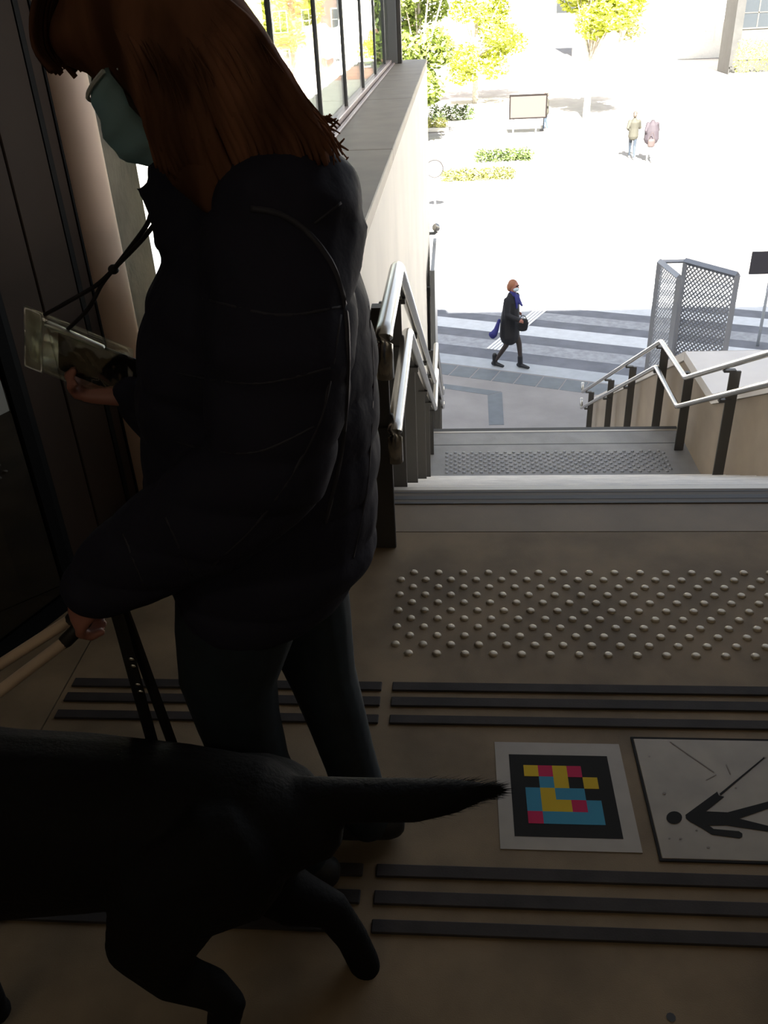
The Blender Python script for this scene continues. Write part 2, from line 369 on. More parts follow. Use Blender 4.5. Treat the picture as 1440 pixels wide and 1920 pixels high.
obj('paving_slab', PR([(.60, 14.575, ZP), (.58, 13.32, ZP), (.83, 13.32, ZP), (.865, 14.70, ZP)], (0, 0, .004)), 'slab', ground)
for c0, c1, m in ((16.03, 16.58, 'paintdull'), (17.05, 17.66, 'paint'), (18.1, 18.6, 'paintdull'), (19.06, 19.6, 'paint'), (20.1, 20.6, 'paint'), (21.1, 21.6, 'paint')):
    obj('crossing_stripe', band(c0, c1, -8, -1.9+2.8, -.004, .004), m, road); obj('crossing_stripe', band(c0, c1, -1.9+2.84, 5.6, -.004, .004), m, road)
a0, a1 = V((.78, 16.9, ZP)), V((2.02, 19.5, ZP)); dd = (a1-a0).normalized(); ww = V((dd.y, -dd.x, 0))
for k in range(4):
    p = a0+ww*(-.13+k*.075)
    obj('guide_line', PR([p, p+ww*.05, p+ww*.05+dd*3.2, p+dd*3.2], (0, 0, .012)), 'guidew', road)

# ================================================================== HANDRAILS
def handrail(label, xr, xp, pts_hi, pts_lo, posts, side):
    h = empty('handrail', label, 'handrail', loc=(0, 0, 0))
    for nm, P in (('upper_rail', pts_hi), ('lower_rail', pts_lo)):
        path = []
        Q = [V((xr, y, z)) for y, z in P]
        for i, p in enumerate(Q):
            if 0 < i < len(Q)-1:
                a = (Q[i-1]-p); b = (Q[i+1]-p); d = min(.045, a.length*.4, b.length*.4); a.normalize(); b.normalize()
                for t in (0, .25, .5, .75, 1): path.append((p+a*d)*(1-t)**2 + p*2*t*(1-t) + (p+b*d)*t*t)
            else: path.append(p)
        bm = bmesh.new(); tube(bm, path, .022, 12); obj(nm, bm, 'steel', h, True)
    for y, zb, zt, zl in posts:
        p = obj('post', bbox(xp-.039, xp+.039, y-.009, y+.009, zb, zt, .003), 'post', h)
        x0, x1 = sorted((xp-side*.0, xr))
        obj('bracket', B((min(xp, xr)-.0, max(xp, xr)+.0, y-.02, y+.02, zt-.005, zt+.012)), 'post', p)
        obj('bracket', B((min(xp, xr)-.0, max(xp, xr)+.0, y-.02, y+.02, zl-.045, zl-.022)), 'post', p)
    return h
def stair_z(y):
    if y < NOSE: return 0.
    if y < YMID: return -RIS*(int((y-NOSE)/TR1)+1)
    if y < YM2: return ZMID
    if y < YBOT: return ZMID-RIS*(int((y-YM2)/TR2)+1)
    return ZP
def rail_z(P, y):
    for (a, za), (b, zb) in zip(P[:-1], P[1:]):
        if a <= y <= b and b > a: return za+(zb-za)*(y-a)/(b-a)
    return P[-1][1]
hiL = [(2.0, .70), (2.0, .81), (2.60, .81), (6.84, -1.32), (7.78, -1.33), (12.15, -3.72), (12.4, -3.72)]
loL = [(2.22, .35), (2.22, .45), (3.04, .45), (6.96, -1.62), (7.86, -1.62), (12.2, -3.97), (12.4, -3.97)]
hiR = [(2.0, .81), (2.60, .81), (6.82, -1.31), (7.77, -1.34), (12.1, -3.70), (12.13, -3.56)]
loR = [(2.22, .45), (3.0, .45), (6.94, -1.62), (7.85, -1.62), (12.08, -3.95), (12.11, -3.80)]
def posts(Ys, hi, lo): return [(y, stair_z(y), rail_z(hi, y)-.035, rail_z(lo, y)) for y in Ys]
handrail('double steel handrail fixed along the cream parapet wall', -.17, -.225, hiL, loL, posts((2.30, 2.97, 3.85, 5.05, 5.95, 6.98, 7.95, 9.2, 10.4, 11.8), hiL, loL), 1)
handrail('double steel handrail fixed along the tan parapet wall', 1.90, 1.985, hiR, loR, posts((2.30, 3.2, 4.5, 5.9, 7.02, 7.93, 9.22, 10.4, 11.8), hiR, loR), -1)

# ================================================================== FLOOR STICKER AND SIGN PLATE
st = empty('floor_sticker', 'white floor sticker printed with a black square of coloured blocks', 'sticker', loc=(0, 0, 0))
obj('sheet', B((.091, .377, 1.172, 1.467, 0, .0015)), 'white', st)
blk = obj('black_square', B((.122, .344, 1.204, 1.429, .0015, .002)), 'ink', st)
G = ['YRYRK', 'KBYKY', 'BYBBK', 'BYYRB', 'RBBBB']; u = .032
for r, row in enumerate(G):
    for c, ch in enumerate(row):
        if ch != 'K':
            x = .153+c*u; y = 1.397-r*u
            obj('colour_block', B((x, x+u, y-u, y, .002, .0024)), {'Y': 'yel', 'R': 'red', 'B': 'blu'}[ch], blk)
pl = empty('floor_sign', 'off-white floor plate showing a walking figure with a cane', 'sign', loc=(0, 0, 0))
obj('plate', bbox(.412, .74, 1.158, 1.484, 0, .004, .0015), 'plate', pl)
obj('border', B((.407, .412, 1.153, 1.489, 0, .0035), (.412, .745, 1.153, 1.158, 0, .0035), (.412, .745, 1.484, 1.489, 0, .0035), (.74, .745, 1.158, 1.484, 0, .0035)), 'ink', pl)
def gp(x, y, z=.0045):
    px, py = 880+x/2.5714, 1360+y/2.5714; d = CF + CR*((px-720)/FPX) - CU*((py-960)/FPX)
    p = V((0, 0, CAM_H)) + d*((z-CAM_H)/d.z); return p
def flat(name, pts, m, parent, th=.0006):
    return obj(name, PR([gp(*p) for p in pts], (0, 0, th)), m, parent)
pic = flat('pictogram_body', [(1042, 432), (1195, 320), (1203, 338), (1228, 345), (1140, 415), (1245, 420), (1440, 368), (1520, 345), (1530, 372), (1440, 402), (1300, 450), (1440, 485), (1560, 512), (1556, 538), (1440, 512), (1240, 482), (1155, 483), (1178, 500), (1300, 511), (1316, 522), (1316, 537), (1303, 545), (1170, 527), (1120, 495), (1060, 462), (1044, 448)], 'ink', pl)
hc = gp(988, 445); bm = bmesh.new()
prism(bm, [gp(988+38*math.cos(k*math.pi/10), 445+30*math.sin(k*math.pi/10)) for k in range(20)], V((0, 0, .0006))); obj('pictogram_head', bm, 'ink', pl)
flat('pictogram_cane', [(1206, 330), (1212, 338), (1424, 158), (1420, 154)], 'ink', pl)
flat('scuff', [(965, 80), (1178, 228), (1182, 224), (972, 79)], 'scuff', pl, .0003)
flat('scuff', [(1140, 262), (1190, 236), (1192, 240), (1144, 264)], 'scuff', pl, .0003); flat('scuff', [(1236, 188), (1256, 236), (1262, 234), (1242, 187)], 'scuff', pl, .0003)
for (x, y, r) in ((940, 328, 9), (1422, 155, 9), (1152, 588, 8), (1018, 545, 7), (1096, 505, 6), (1285, 300, 6), (868, 150, 5), (965, 545, 6)):
    flat('scuff', [(x+r*math.cos(k), y+.7*r*math.sin(k)) for k in (0, 1, 2, 3.1, 4.2, 5.3)], 'scuff', pl, .0003)

# ================================================================== GATE AND STREET SIGNS
gt = empty('mesh_gate', 'galvanised steel mesh gate folded open beyond the tan parapet', 'gate', loc=(3.2, 12.5, ZP))
def gate_leaf(p, q_, z0, z1):
    p, q_ = V(p), V(q_); L = (q_-p).length; d = (q_-p).normalized(); n = V((-d.y, d.x, 0)); O = gt.location
    def bar(a, b, w, m='gate', nm=None):
        a, b = V(a)-O, V(b)-O; t = (b-a).normalized(); bm = bmesh.new()
        loft(bm, [(a, w, w), (b, w, w)], 4, ref=d if abs(t.z) > .5 else (0, 0, 1), cap=False); return obj(nm or 'frame_bar', bm, m, gt)
    P = lambda s, z: p+d*s+V((0, 0, z))
    bar(P(0, z0), P(0, z1), .05); bar(P(L, z0), P(L, z1), .05); bar(P(0, z1), P(L, z1), .05); bar(P(0, z0+.1), P(L, z0+.1), .05); bar(P(0, z0+.75), P(L, z0+.75), .03)
    bm = bmesh.new(); s = .075; w = .013; H = z1-z0-.1
    k = -H
    while k < L:
        for sg in (1, -1):
            # line s = k + t, t in 0..H clipped to 0..L
            t0, t1 = max(0, -k), min(H, L-k)
            if t1-t0 > .03:
                A = (k+t0, z0+.1+t0 if sg > 0 else z1-t0); Bq = (k+t1, z0+.1+t1 if sg > 0 else z1-t1)
                a = P(*A)-O; b = P(*Bq)-O; tt = (b-a).normalized()
                loft(bm, [(a, .006, w), (b, .006, w)], 4, ref=n, cap=False)
        k += s
    obj('mesh_infill', bm, 'gate', gt)
gate_leaf((3.09, 13.3, ZP), (3.19, 12.45, ZP), .05, 2.68)
gate_leaf((3.46, 13.3, ZP), (4.0, 12.5, ZP), .05, 2.68)
bm = bmesh.new(); loft(bm, [(V((3.09, 13.3, -2.12))-gt.location, .03, .03), (V((3.46, 13.3, -2.12))-gt.location, .03, .03)], 4, cap=False); obj('link_bar', bm, 'gate', gt)
gl = empty('folded_gate', 'narrow steel gate leaf folded flat against the cream wall end', 'gate', loc=(-.24, 9.4, ZP))
obj('frame', B((-.015, .025, 0, 1.5, 1.6, 3.70)), 'gate', gl); obj('edge_bar', B((-.02, .03, -.03, 0, 1.6, 3.72)), 'frame', gl)
obj('hinge', B((-.06, -.015, .1, .16, 3.4, 3.5)), 'post', gl); obj('hinge', B((-.06, -.015, .1, .16, 2.0, 2.1)), 'post', gl)
lp = empty('wall_lamp', 'small round lamp on a bracket at the end of the cream wall', 'lamp', loc=(-.30, 10.85, -.98))
bm = bmesh.new(); ball(bm, (.085, 0, .02), .05, .05, .05); obj('globe', bm, 'steel', lp, True)
bm = bmesh.new(); loft(bm, [((0, 0, -.05), .02, .02), ((.06, 0, -.05), .02, .02), ((.085, 0, -.02), .03, .03)], 8, cap=False); obj('bracket', bm, 'frame', lp)
sg = empty('street_sign', 'dark rectangular street sign on a thin pale pole by the road', 'sign', loc=(6.0, 16.8, ZP))
bm = bmesh.new(); tube(bm, [(0, 0.04, 0), (0, 0.04, 2.2)], .03, 10); obj('pole', bm, 'kerb', sg, True)
obj('panel', bbox(-.43, .42, -.02, 0, 1.44, 1.87, .006), 'signdark', sg)
rs = empty('round_sign', 'round white road sign with a grey rim on a post', 'sign', loc=(-.62, 30, ZP))
bm = bmesh.new(); loft(bm, [((0, 0, 1.35), .27, .27), ((0, .02, 1.35), .27, .27)], 28, ref=(0, 0, 1), cap=False); obj('disc', bm, 'paint', rs)
bm = bmesh.new()
tube(bm, [(.27*math.cos(k*math.pi/16), -.01, 1.35+.27*math.sin(k*math.pi/16)) for k in range(33)], .022, 6); obj('rim', bm, 'cord', rs)
bm = bmesh.new(); tube(bm, [(0, .05, 0), (0, .05, 1.6)], .03, 8); obj('post', bm, 'paint', rs)

# ================================================================== INFORMATION BOARD
ib = empty('notice_board', 'large framed notice board on two posts in the sunny square', 'board', loc=(3.66, 47, ZP))
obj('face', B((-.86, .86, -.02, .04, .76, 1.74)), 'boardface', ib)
obj('frame', B((-.92, -.86, -.05, .06, .70, 1.80), (.86, .92, -.05, .06, .70, 1.80), (-.86, .86, -.05, .06, .70, .76), (-.86, .86, -.05, .06, 1.74, 1.80)), 'boardframe', ib)
for x in (-.7, .42): obj('post', B((x-.03, x+.03, 0, .05, 0, .7)), 'paint', ib)

# ================================================================== TREES, BUSHES, FAR BUILDINGS
def leaves(bm, c, rx, ry, rz, n, size):
    c = V(c)
    for _ in range(n):
        while True:
            p = V((random.uniform(-1, 1), random.uniform(-1, 1), random.uniform(-1, 1)))
            if .25 < p.length < 1: break
        p = V((p.x*rx, p.y*ry, p.z*rz))+c
        a = V((random.gauss(0, 1), random.gauss(0, 1), random.gauss(0, .5))).normalized(); b = a.cross(V((random.gauss(0, 1), random.gauss(0, 1), random.gauss(0, 1)))).normalized()
        s = size*random.uniform(.6, 1.3); q = [p-a*s, p-b*s*.45, p+a*s, p+b*s*.45]
        bm.faces.new([bm.verts.new(x) for x in q])
def tree(label, x, y, h, clusters, m, trunk_r=.16, n=900, size=.17):
    t = empty('tree', label, 'tree', 'trees around the sunny square', loc=(x, y, ZP))
    bm = bmesh.new(); loft(bm, [((0, 0, -.05), trunk_r*1.2, trunk_r*1.2), ((.05, 0, h*.35), trunk_r*.8, trunk_r*.8), ((0, .1, h*.8), trunk_r*.3, trunk_r*.3)], 8, cap=False)
    for cx, cy, cz, *_ in clusters: tube(bm, [V((0, 0, h*.3)), V((cx*.5, cy*.5, (cz+h*.3)*.5)), V((cx, cy, cz))], trunk_r*.4, 6, trunk_r*.1)
    obj('trunk', bm, 'bark', t)
    bm = bmesh.new()
    for cx, cy, cz, r in clusters: leaves(bm, (cx, cy, cz), r, r, r*.8, int(n*r*r/1.5), size)
    obj('crown', bm, m, t)
def rc(n, R, z0, z1, r0, r1): return [(random.uniform(-R, R), random.uniform(-R, R), random.uniform(z0, z1), random.uniform(r0, r1)) for _ in range(n)]
tree('leafy green tree rising just behind the end of the ledge', -1.6, 46, 9, rc(14, 1.7, 2.0, 8.5, .8, 1.3), 'leaf2', n=800)
tree('pale yellow-green tree behind the framed notice board', 1.4, 62, 9, rc(20, 2.6, 1.8, 8, .8, 1.4), 'leaf1', n=500)
tree('tree with its crown hanging high at the top middle of the square', 7.2, 52, 9, rc(14, 1.9, 4.6, 8.5, .8, 1.4), 'leaf1', n=800)
tree('small pale tree far off beside the white building', 12.5, 75, 6, rc(8, 1.5, 2.8, 5.5, .7, 1.1), 'leaf3', n=400)
tree('dense green tree seen past the window end post', -4.2, 60, 10, rc(14, 1.8, 2.2, 9, .9, 1.4), 'leaf2', n=700)
def bush(label, x, y, L, w, h, m, n=700):
    b = empty('bush', label, 'bush', 'bushes in the square', loc=(x, y, ZP))
    bm = bmesh.new()
    for k in range(max(2, int(L/.5))): leaves(bm, ((-.5+(k+.5)/max(2, int(L/.5)))*L, 0, h*.55), .4, w*.5, h*.5, int(n*.5), .075)
    obj('foliage', bm, m, b); obj('planter', bbox(-L/2-.1, L/2+.1, -w/2-.1, w/2+.1, 0, .18, .02), 'tan', b)
    bm = bmesh.new(); tube(bm, [(0, 0, .18), (.02, 0, h*.6)], .03, 6); obj('stem', bm, 'bark', b)
bush('dark green bush below the tall tree near the ledge end', -.1, 52, 2.4, 1, .95, 'leaf4')
bush('low green bush in front of the notice board', 2.05, 38.3, 2.3, .9, .65, 'leaf4')
bush('yellow dry bush closest to the round white road sign', .9, 34.4, 2.6, .9, .6, 'leaf5')
bush('bush growing against the dark stone building', 23.0, 71.5, 5.5, 1.6, 2.3, 'leaf1', 500)
bush('thin pale bush near the cream wall, under the tree', -1.0, 49.5, 1.3, .8, .6, 'leaf3')
def building(name, label, x, y, w, d, h, m, cols, rows, ww, wh, z0, pitch_z, mw='darkglass', mf='bwhite', skirt=None):
    b = empty(name, label, 'building', loc=(x, y, ZP))
    obj('wall', B((0, w, 0, d, 0, h)), m, b); obj('roof', bbox(-.3, w+.3, -.3, d+.3, h, h+.4, .05), m, b)
    for r in range(rows):
        for c in range(cols):
            cx = w*(c+.5)/cols; z = z0+r*pitch_z
            f = obj('window', B((cx-ww/2-.1, cx+ww/2+.1, -.08, 0, z-.1, z), (cx-ww/2-.1, cx+ww/2+.1, -.08, 0, z+wh, z+wh+.1), (cx-ww/2-.1, cx-ww/2, -.08, 0, z, z+wh), (cx+ww/2, cx+ww/2+.1, -.08, 0, z, z+wh), (cx-.04, cx+.04, -.06, 0, z, z+wh), (cx-ww/2, cx+ww/2, -.06, 0, z+wh*.5-.03, z+wh*.5+.03)), mf, b)
            obj('pane', B((cx-ww/2, cx+ww/2, -.03, 0, z, z+wh)), mw, f)
    return b
M['paleglass'] = mat('pale_glass', (.7, .7, .68), .2)
building('building', 'pale long building across the far side of the square', -26, 98, 36, 10, 14, 'bwhite', 12, 4, 1.6, 1.7, 1.2, 3.2, 'paleglass')
building('building', 'red brick house behind the dense tree past the window post', -16, 84, 12.6, 8, 12, 'brick', 5, 4, 1.1, 1.5, 1.0, 2.9, 'darkglass')
building('building', 'white building between the small tree and the dark stone building', 12, 90, 14, 10, 13, 'bwhite', 6, 4, 1.3, 1.5, 1.4, 3.1, 'paleglass')
bs = building('building', 'dark stone building with large framed windows at the far corner', 20.5, 74, 16, 3, 14, 'bstone', 5, 4, 2.3, 1.9, 3.0, 3.3, 'darkglass', 'bpanel')
obj('corner_pilaster', B((-.05, .55, -.25, 0, 0, 14)), 'bstone', bs)
for c in range(5): obj('stone_panel', B((16*(c+.5)/5-1.2, 16*(c+.5)/5+1.2, -.06, 0, .9, 2.85)), 'bpanel', bs)
bd = empty('building', 'low wall with steps in front of the white building', 'wall', loc=(12, 66, ZP)); bd.name = 'low_wall'; bd['category'] = 'wall'
for k in range(4): obj('step', bbox(-3.5, 4, k*.35, 1.4+.4, k*.16, k*.16+.16, .01), 'bwhite', bd)

# ================================================================== SMALL PEOPLE
def small_person(label, loc, head_dir, H, cols, bulk=1., stride=.3, arm=.15, lean=0., skirt=False, hair_len=.0, armbend=.3, vox=.016):
    s = H/1.7; root = None
    def L(bm, pts, n=12): return loft(bm, [((p[0]*s, p[1]*s, p[2]*s), p[3]*s, (p[4] if len(p) > 4 else p[3])*s) for p in pts], n)
    hip, sh = .9, 1.40
    lx = lean
    ft = {1: (stride*.55, .085), -1: (-stride*.62, .085)}
    knee = {1: (stride*.42, .47), -1: (-stride*.05, .47)}
    def leg(bm, sd, r):
        L(bm, [(0, sd*.085, hip, r*1.0), (knee[sd][0], sd*.085, knee[sd][1], r*.68), (ft[sd][0], sd*.085, .11, r*.45)])
    hand = {}
    def armpts(sd, r):
        a = arm*sd*-1
        e = (lx+a*.6-.02, sd*.235, 1.12); h = (lx+a*1.2+armbend*.55, sd*.20, .92+armbend*.5)
        hand[sd] = h
        return [(lx, sd*.175, sh-.03, r), (e[0], e[1], e[2], r*.82), (h[0], h[1], h[2], r*.6)]
    bm = bmesh.new()
    L(bm, [(0, 0, .88, .12, .09), (lx*.5, 0, 1.1, .12, .09), (lx, 0, 1.36, .15, .08), (lx+.01, 0, 1.45, .055, .055), (lx+.03, 0, 1.53, .05, .05)])
    ball(bm, ((lx+.045)*s, 0, 1.60*s), .092*s, .072*s, .112*s); ball(bm, ((lx+.135)*s, 0, 1.59*s), .018*s, .014*s, .022*s)
    for sd in (1, -1):
        leg(bm, sd, .075); L(bm, armpts(sd, .042)); h = hand[sd]
        ball(bm, ((h[0]+.04)*s, h[1]*s, (h[2]-.02)*s), .04*s, .02*s, .03*s)
        for k in range(4): L(bm, [(h[0]+.06, h[1], h[2]-.04+k*.017, .009), (h[0]+.10, h[1]-sd*.01, h[2]-.05+k*.015, .008)], 6)
        L(bm, [(h[0]+.03, h[1]-sd*.01, h[2]+.01, .009), (h[0]+.07, h[1]-sd*.03, h[2]+.02, .008)], 6)
    root = blob('person', bm, 'skin', None, .010*s, 2)
    tag(root, label, 'person'); root.location = loc; root.rotation_euler.z = head_dir
    bm = bmesh.new(); hem = .64 if skirt else .82
    L(bm, [(0, 0, hem, .20*bulk, (.19 if skirt else .15)*bulk), (0, 0, .95, .19*bulk, (.18 if skirt else .135)*bulk), (lx*.5, 0, 1.12, .185*bulk, (.16 if skirt else .125)*bulk), (lx, 0, 1.33, .19, .135), (lx, 0, 1.43, .10, .08)])
    for sd in (1, -1): L(bm, armpts(sd, .072))
    blob('coat' if skirt else 'jacket', bm, cols['top'], root, vox*s, 3)
    bm = bmesh.new()
    for sd in (1, -1): leg(bm, sd, .088 if not skirt else .08)
    L(bm, [(0, 0, .80, .14, .10), (0, 0, .95, .14, .10)])
    blob('tights' if skirt else 'trousers', bm, cols['leg'], root, vox*s, 2)
    for sd in (1, -1):
        bm = bmesh.new(); x, z = ft[sd]
        L(bm, [(x-.05, sd*.085, .05, .042, .045), (x+.06, sd*.085, .045, .044, .04), (x+.17, sd*.085, .03, .036, .026)])
        if skirt: L(bm, [(x-.01, sd*.085, .05, .05), (x-.02, sd*.085, .22, .052)])
        blob('shoe', bm, cols['shoe'], root, .010*s, 2)
    bm = bmesh.new(); ball(bm, ((lx+.015)*s, 0, 1.635*s), .098*s, .083*s, .098*s); ball(bm, ((lx-.035)*s, 0, 1.585*s), .07*s, .078*s, .09*s)
    if hair_len: L(bm, [(lx-.05, 0, 1.6, .07, .05), (lx-.07, 0, 1.6-hair_len, .07, .04)])
    blob('hair', bm, cols['hair'], root, .010*s, 2)
    for sd in (1, -1):
        bm = bmesh.new(); ball(bm, ((lx+.125)*s, sd*.03*s, 1.613*s), .012*s, .012*s, .008*s); obj('eye', bm, 'ink', root, True)
    return root, s, lx, hand
M['coat'] = mat('black_coat_cloth', (.010, .010, .013), .8); M['scarf'] = mat('blue_scarf', (.02, .022, .16), .7); M['tights'] = mat('dark_tights', (.035, .025, .022), .7)
M['ginger'] = mat('auburn_hair', (.30, .12, .06), .6); M['boots'] = mat('black_boots', (.008, .008, .010), .4)
M['olive'] = mat('olive_top', (.027, .026, .018), .8); M['mauve'] = mat('mauve_jacket', (.018, .013, .018), .8); M['jean2'] = mat('blue_jeans', (.014, .022, .034), .8)
M['jean3'] = mat('washed_jeans', (.028, .044, .066), .8); M['palet'] = mat('pale_trousers', (.42, .44, .45), .8); M['dkhair'] = mat('dark_hair', (.04, .03, .022), .6); M['pinkbag'] = mat('pink_bag', (.03, .02, .019), .7); M['greysh'] = mat('grey_shoe', (.12, .12, .12), .7)
w2, s2, lx2, hd2 = small_person('person in a black coat and blue scarf walking over the zebra crossing', (1.05, 15.92, ZP+.006), math.radians(-32), 1.68, dict(top='coat', leg='tights', shoe='boots', hair='ginger'), stride=.40, arm=.10, lean=.02, skirt=True, armbend=.26)
bm = bmesh.new(); loft(bm, [((.035, 0, 1.395), .075, .075), ((.04, 0, 1.455), .07, .07)], 12); loft(bm, [((.12, -.03, 1.42), .05, .02), ((.15, -.035, 1.30), .05, .02), ((.15, -.03, 1.2), .045, .018)], 8); loft(bm, [((.13, .03, 1.42), .04, .02), ((.19, .03, 1.28), .045, .02), ((.23, .02, 1.24), .03, .015)], 8); blob('scarf', bm, 'scarf', w2, .012, 2)
bm = bmesh.new(); ball(bm, (.10, 0, 1.548), .068, .068, .055); obj('face_mask', bm, mat('pale_mask', (.55, .66, .72), .8), w2, True)
bm = bmesh.new(); tube(bm, [(.135, -.055, 1.61), (.15, -.01, 1.612), (.15, .01, 1.612), (.135, .055, 1.61)], .008, 6); obj('sunglasses', bm, 'ink', w2)
obj('belt', bbox(-.10, .07, -.158, -.15, .90, .93, .003), 'scarf', w2)
bg = empty('tote_bag', 'blue cloth bag swinging behind the person in the black coat', 'bag', loc=(.86, 15.80, ZP))
bm = bmesh.new(); loft(bm, [((-.02, 0, .98), .04, .03), ((-.07, 0, .80), .06, .05), ((-.11, 0, .72), .08, .07), ((-.15, 0, .69), .05, .08)], 10); blob('bag_body', bm, 'scarf', bg, .012, 2)
hb = empty('handbag', 'dark handbag under the arm of the person in the black coat', 'bag', loc=(1.27, 15.66, ZP))
bm = bmesh.new(); loft(bm, [((0, 0, .84), .035, .09), ((0, 0, .96), .04, .11), ((0, 0, 1.03), .03, .09)], 12); blob('bag_body', bm, 'boots', hb, .012, 2)
bm = bmesh.new(); tube(bm, smoothpath([(-.07, 0, 1.03), (-.03, 0, 1.10), (.03, 0, 1.10), (.07, 0, 1.03)], 5), .008, 6); obj('strap', bm, 'boots', hb)
small_person('person in an olive top and jeans in the sunny square', (7.35, 38.9, ZP-.02), math.radians(80), 1.78, dict(top='olive', leg='jean2', shoe='greysh', hair='dkhair'), stride=.4, arm=.2)
w4 = small_person('person in a mauve jacket and pale trousers in the sunny square', (7.92, 38.1, ZP-.02), math.radians(80), 1.76, dict(top='mauve', leg='palet', shoe='greysh', hair=mat('grey_hair', (.5, .47, .45), .6)), stride=.35, arm=.25, bulk=1.45)[0]
pb = empty('shoulder_bag', 'pinkish shoulder bag on the person in the mauve jacket', 'bag', loc=(7.87, 37.74, ZP))
bm = bmesh.new(); loft(bm, [((0, 0, .62), .05, .14), ((0, 0, .80), .045, .15), ((0, 0, .86), .03, .13)], 12); blob('bag_body', bm, 'pinkbag', pb, .014, 2)
bm = bmesh.new(); tube(bm, smoothpath([(-.12, 0, .85), (-.04, -.03, 1.1), (.03, -.03, 1.1), (.12, 0, .85)], 5), .01, 6); obj('strap', bm, 'pinkbag', pb)
small_person('person in jeans half hidden behind the framed notice board', (4.66, 48.2, ZP-.02), math.radians(170), 1.75, dict(top='olive', leg='jean3', shoe='greysh', hair='dkhair'), stride=.15, arm=.1, armbend=.4)

# ================================================================== MAIN PERSON
YC = 1.17
body = bmesh.new()
def A(px, py, Y): return at(px, py, Y)
# head frame
fwd = V((-.86, .14, -.46)).normalized(); side = V((-.16, -.98, .0)); side = (side-fwd*side.dot(fwd)).normalized(); upv = side.cross(fwd)*-1
if upv.z < 0: upv = -upv
HC = A(300, 95, YC) + V((.01, 0, 0))
def hp(f, s_, u_): return HC + fwd*f + side*s_ + upv*u_
HR = Matrix((fwd, side, upv)).transposed()
ball(body, HC+upv*.015, .098, .077, .098, HR); ball(body, hp(.02, 0, -.055), .072, .060, .068, HR); ball(body, hp(.045, 0, -.095), .036, .034, .026, HR)
ball(body, hp(.098, 0, -.025), .020, .014, .024, HR); ball(body, hp(.105, 0, -.038), .014, .016, .011, HR)
for s_ in (1, -1): ball(body, hp(-.005, s_*.078, -.02), .018, .010, .030, HR); ball(body, hp(.075, s_*.035, -.035), .022, .020, .02, HR)
neck0 = A(430, 330, YC)
loft(body, [(neck0+V((.03, 0, -.10)), .06, .065), (neck0+V((0, 0, 0)), .052, .055), (HC+V((.035, 0, -.05)), .052, .055)], 14)
loft(body, [((-.33, YC, .66), .13, .10), ((-.30, YC, .85), .12, .10), ((-.27, YC, 1.1), .14, .10), ((-.26, YC, 1.22), .12, .08)], 16)
# arms and hands
shN, elN, wrN = A(520, 470, YC-.13), A(500, 880, YC-.21), A(205, 1085, YC-.17)
shF, elF, wrF = A(500, 480, YC+.17), A(380, 860, YC+.24), A(262, 735, YC+.19)
for S, E_, W in ((shN, elN, wrN), (shF, elF, wrF)): loft(body, [(S, .05, .05), (E_, .04, .04), (W, .027, .031)], 12)
def fist(bm, W, d, back, thumbside, curl=1.0, L=.085):
    """palm from wrist W along d; fingers curl about axis thumbside; back = back of the hand normal"""
    d = d.normalized(); back = (back-d*back.dot(d)).normalized(); ts = d.cross(back); 
    if ts.dot(thumbside) < 0: ts = -ts
    loft(bm, [(W, .026, .020), (W+d*L*.45, .036, .016), (W+d*L, .038, .015)], 12, ref=ts)
    for k, (o, l) in enumerate(((.029, .95), (.010, 1.05), (-.010, 1.0), (-.028, .8))):
        p0 = W+d*(L-.008)+ts*o; p1 = p0+(d*.9-back*.35*curl).normalized()*.034*l
        p2 = p1+(d*.15-back*1.0*curl).normalized()*.028*l; p3 = p2+(-d*.75*curl-back*.4).normalized()*.021*l
        loft(bm, [(p0, .0095), (p1, .0092), (p2, .0085), (p3, .0075)], 8, ref=ts)
    t0 = W+d*L*.3+ts*.026; t1 = t0+(d*.55+ts*.6-back*.35).normalized()*.038; t2 = t1+(d*.75-back*.55-ts*.2).normalized()*.03
    loft(bm, [(t0, .013), (t1, .011), (t2, .009)], 8, ref=back)
handN_d = (A(120, 1165, YC-.17)-wrN); fist(body, A(196, 1098, YC-.17), handN_d, V((-.2, -.5, .8)), V((-.5, 0, .5)), 1.0, .07)
handF_d = V((-.85, .05, .12)); fist(body, wrF, handF_d, V((.1, .5, -.85)), V((-.1, -.3, .9)), .7)
# legs (kept inside the trousers)
hipN, knN, shnN, anN = A(455, 1050, YC-.07), A(428, 1270, YC-.08), A(478, 1440, YC-.08), A(560, 1590, YC-.09)
hipF, knF, shnF, anF = A(545, 1050, YC+.09), A(605, 1265, YC+.06), A(655, 1420, YC+.04), A(690, 1530, YC+.03)
for P in ((hipN, knN, shnN, anN), (hipF, knF, shnF, anF)): loft(body, [(P[0], .075, .075), (P[1], .052, .052), (P[2], .045, .045), (P[3], .034, .034)], 12)
person = blob('person', body, 'skin', None, .0055, 3)
tag(person, 'person in a dark quilted jacket and face mask walking beside the black dog', 'person')
for s_ in (1, -1):
    bm = bmesh.new(); ball(bm, hp(.083, s_*.032, .012), .013, .013, .011, HR, 10, 8); obj('eye', bm, 'ink', person, True)
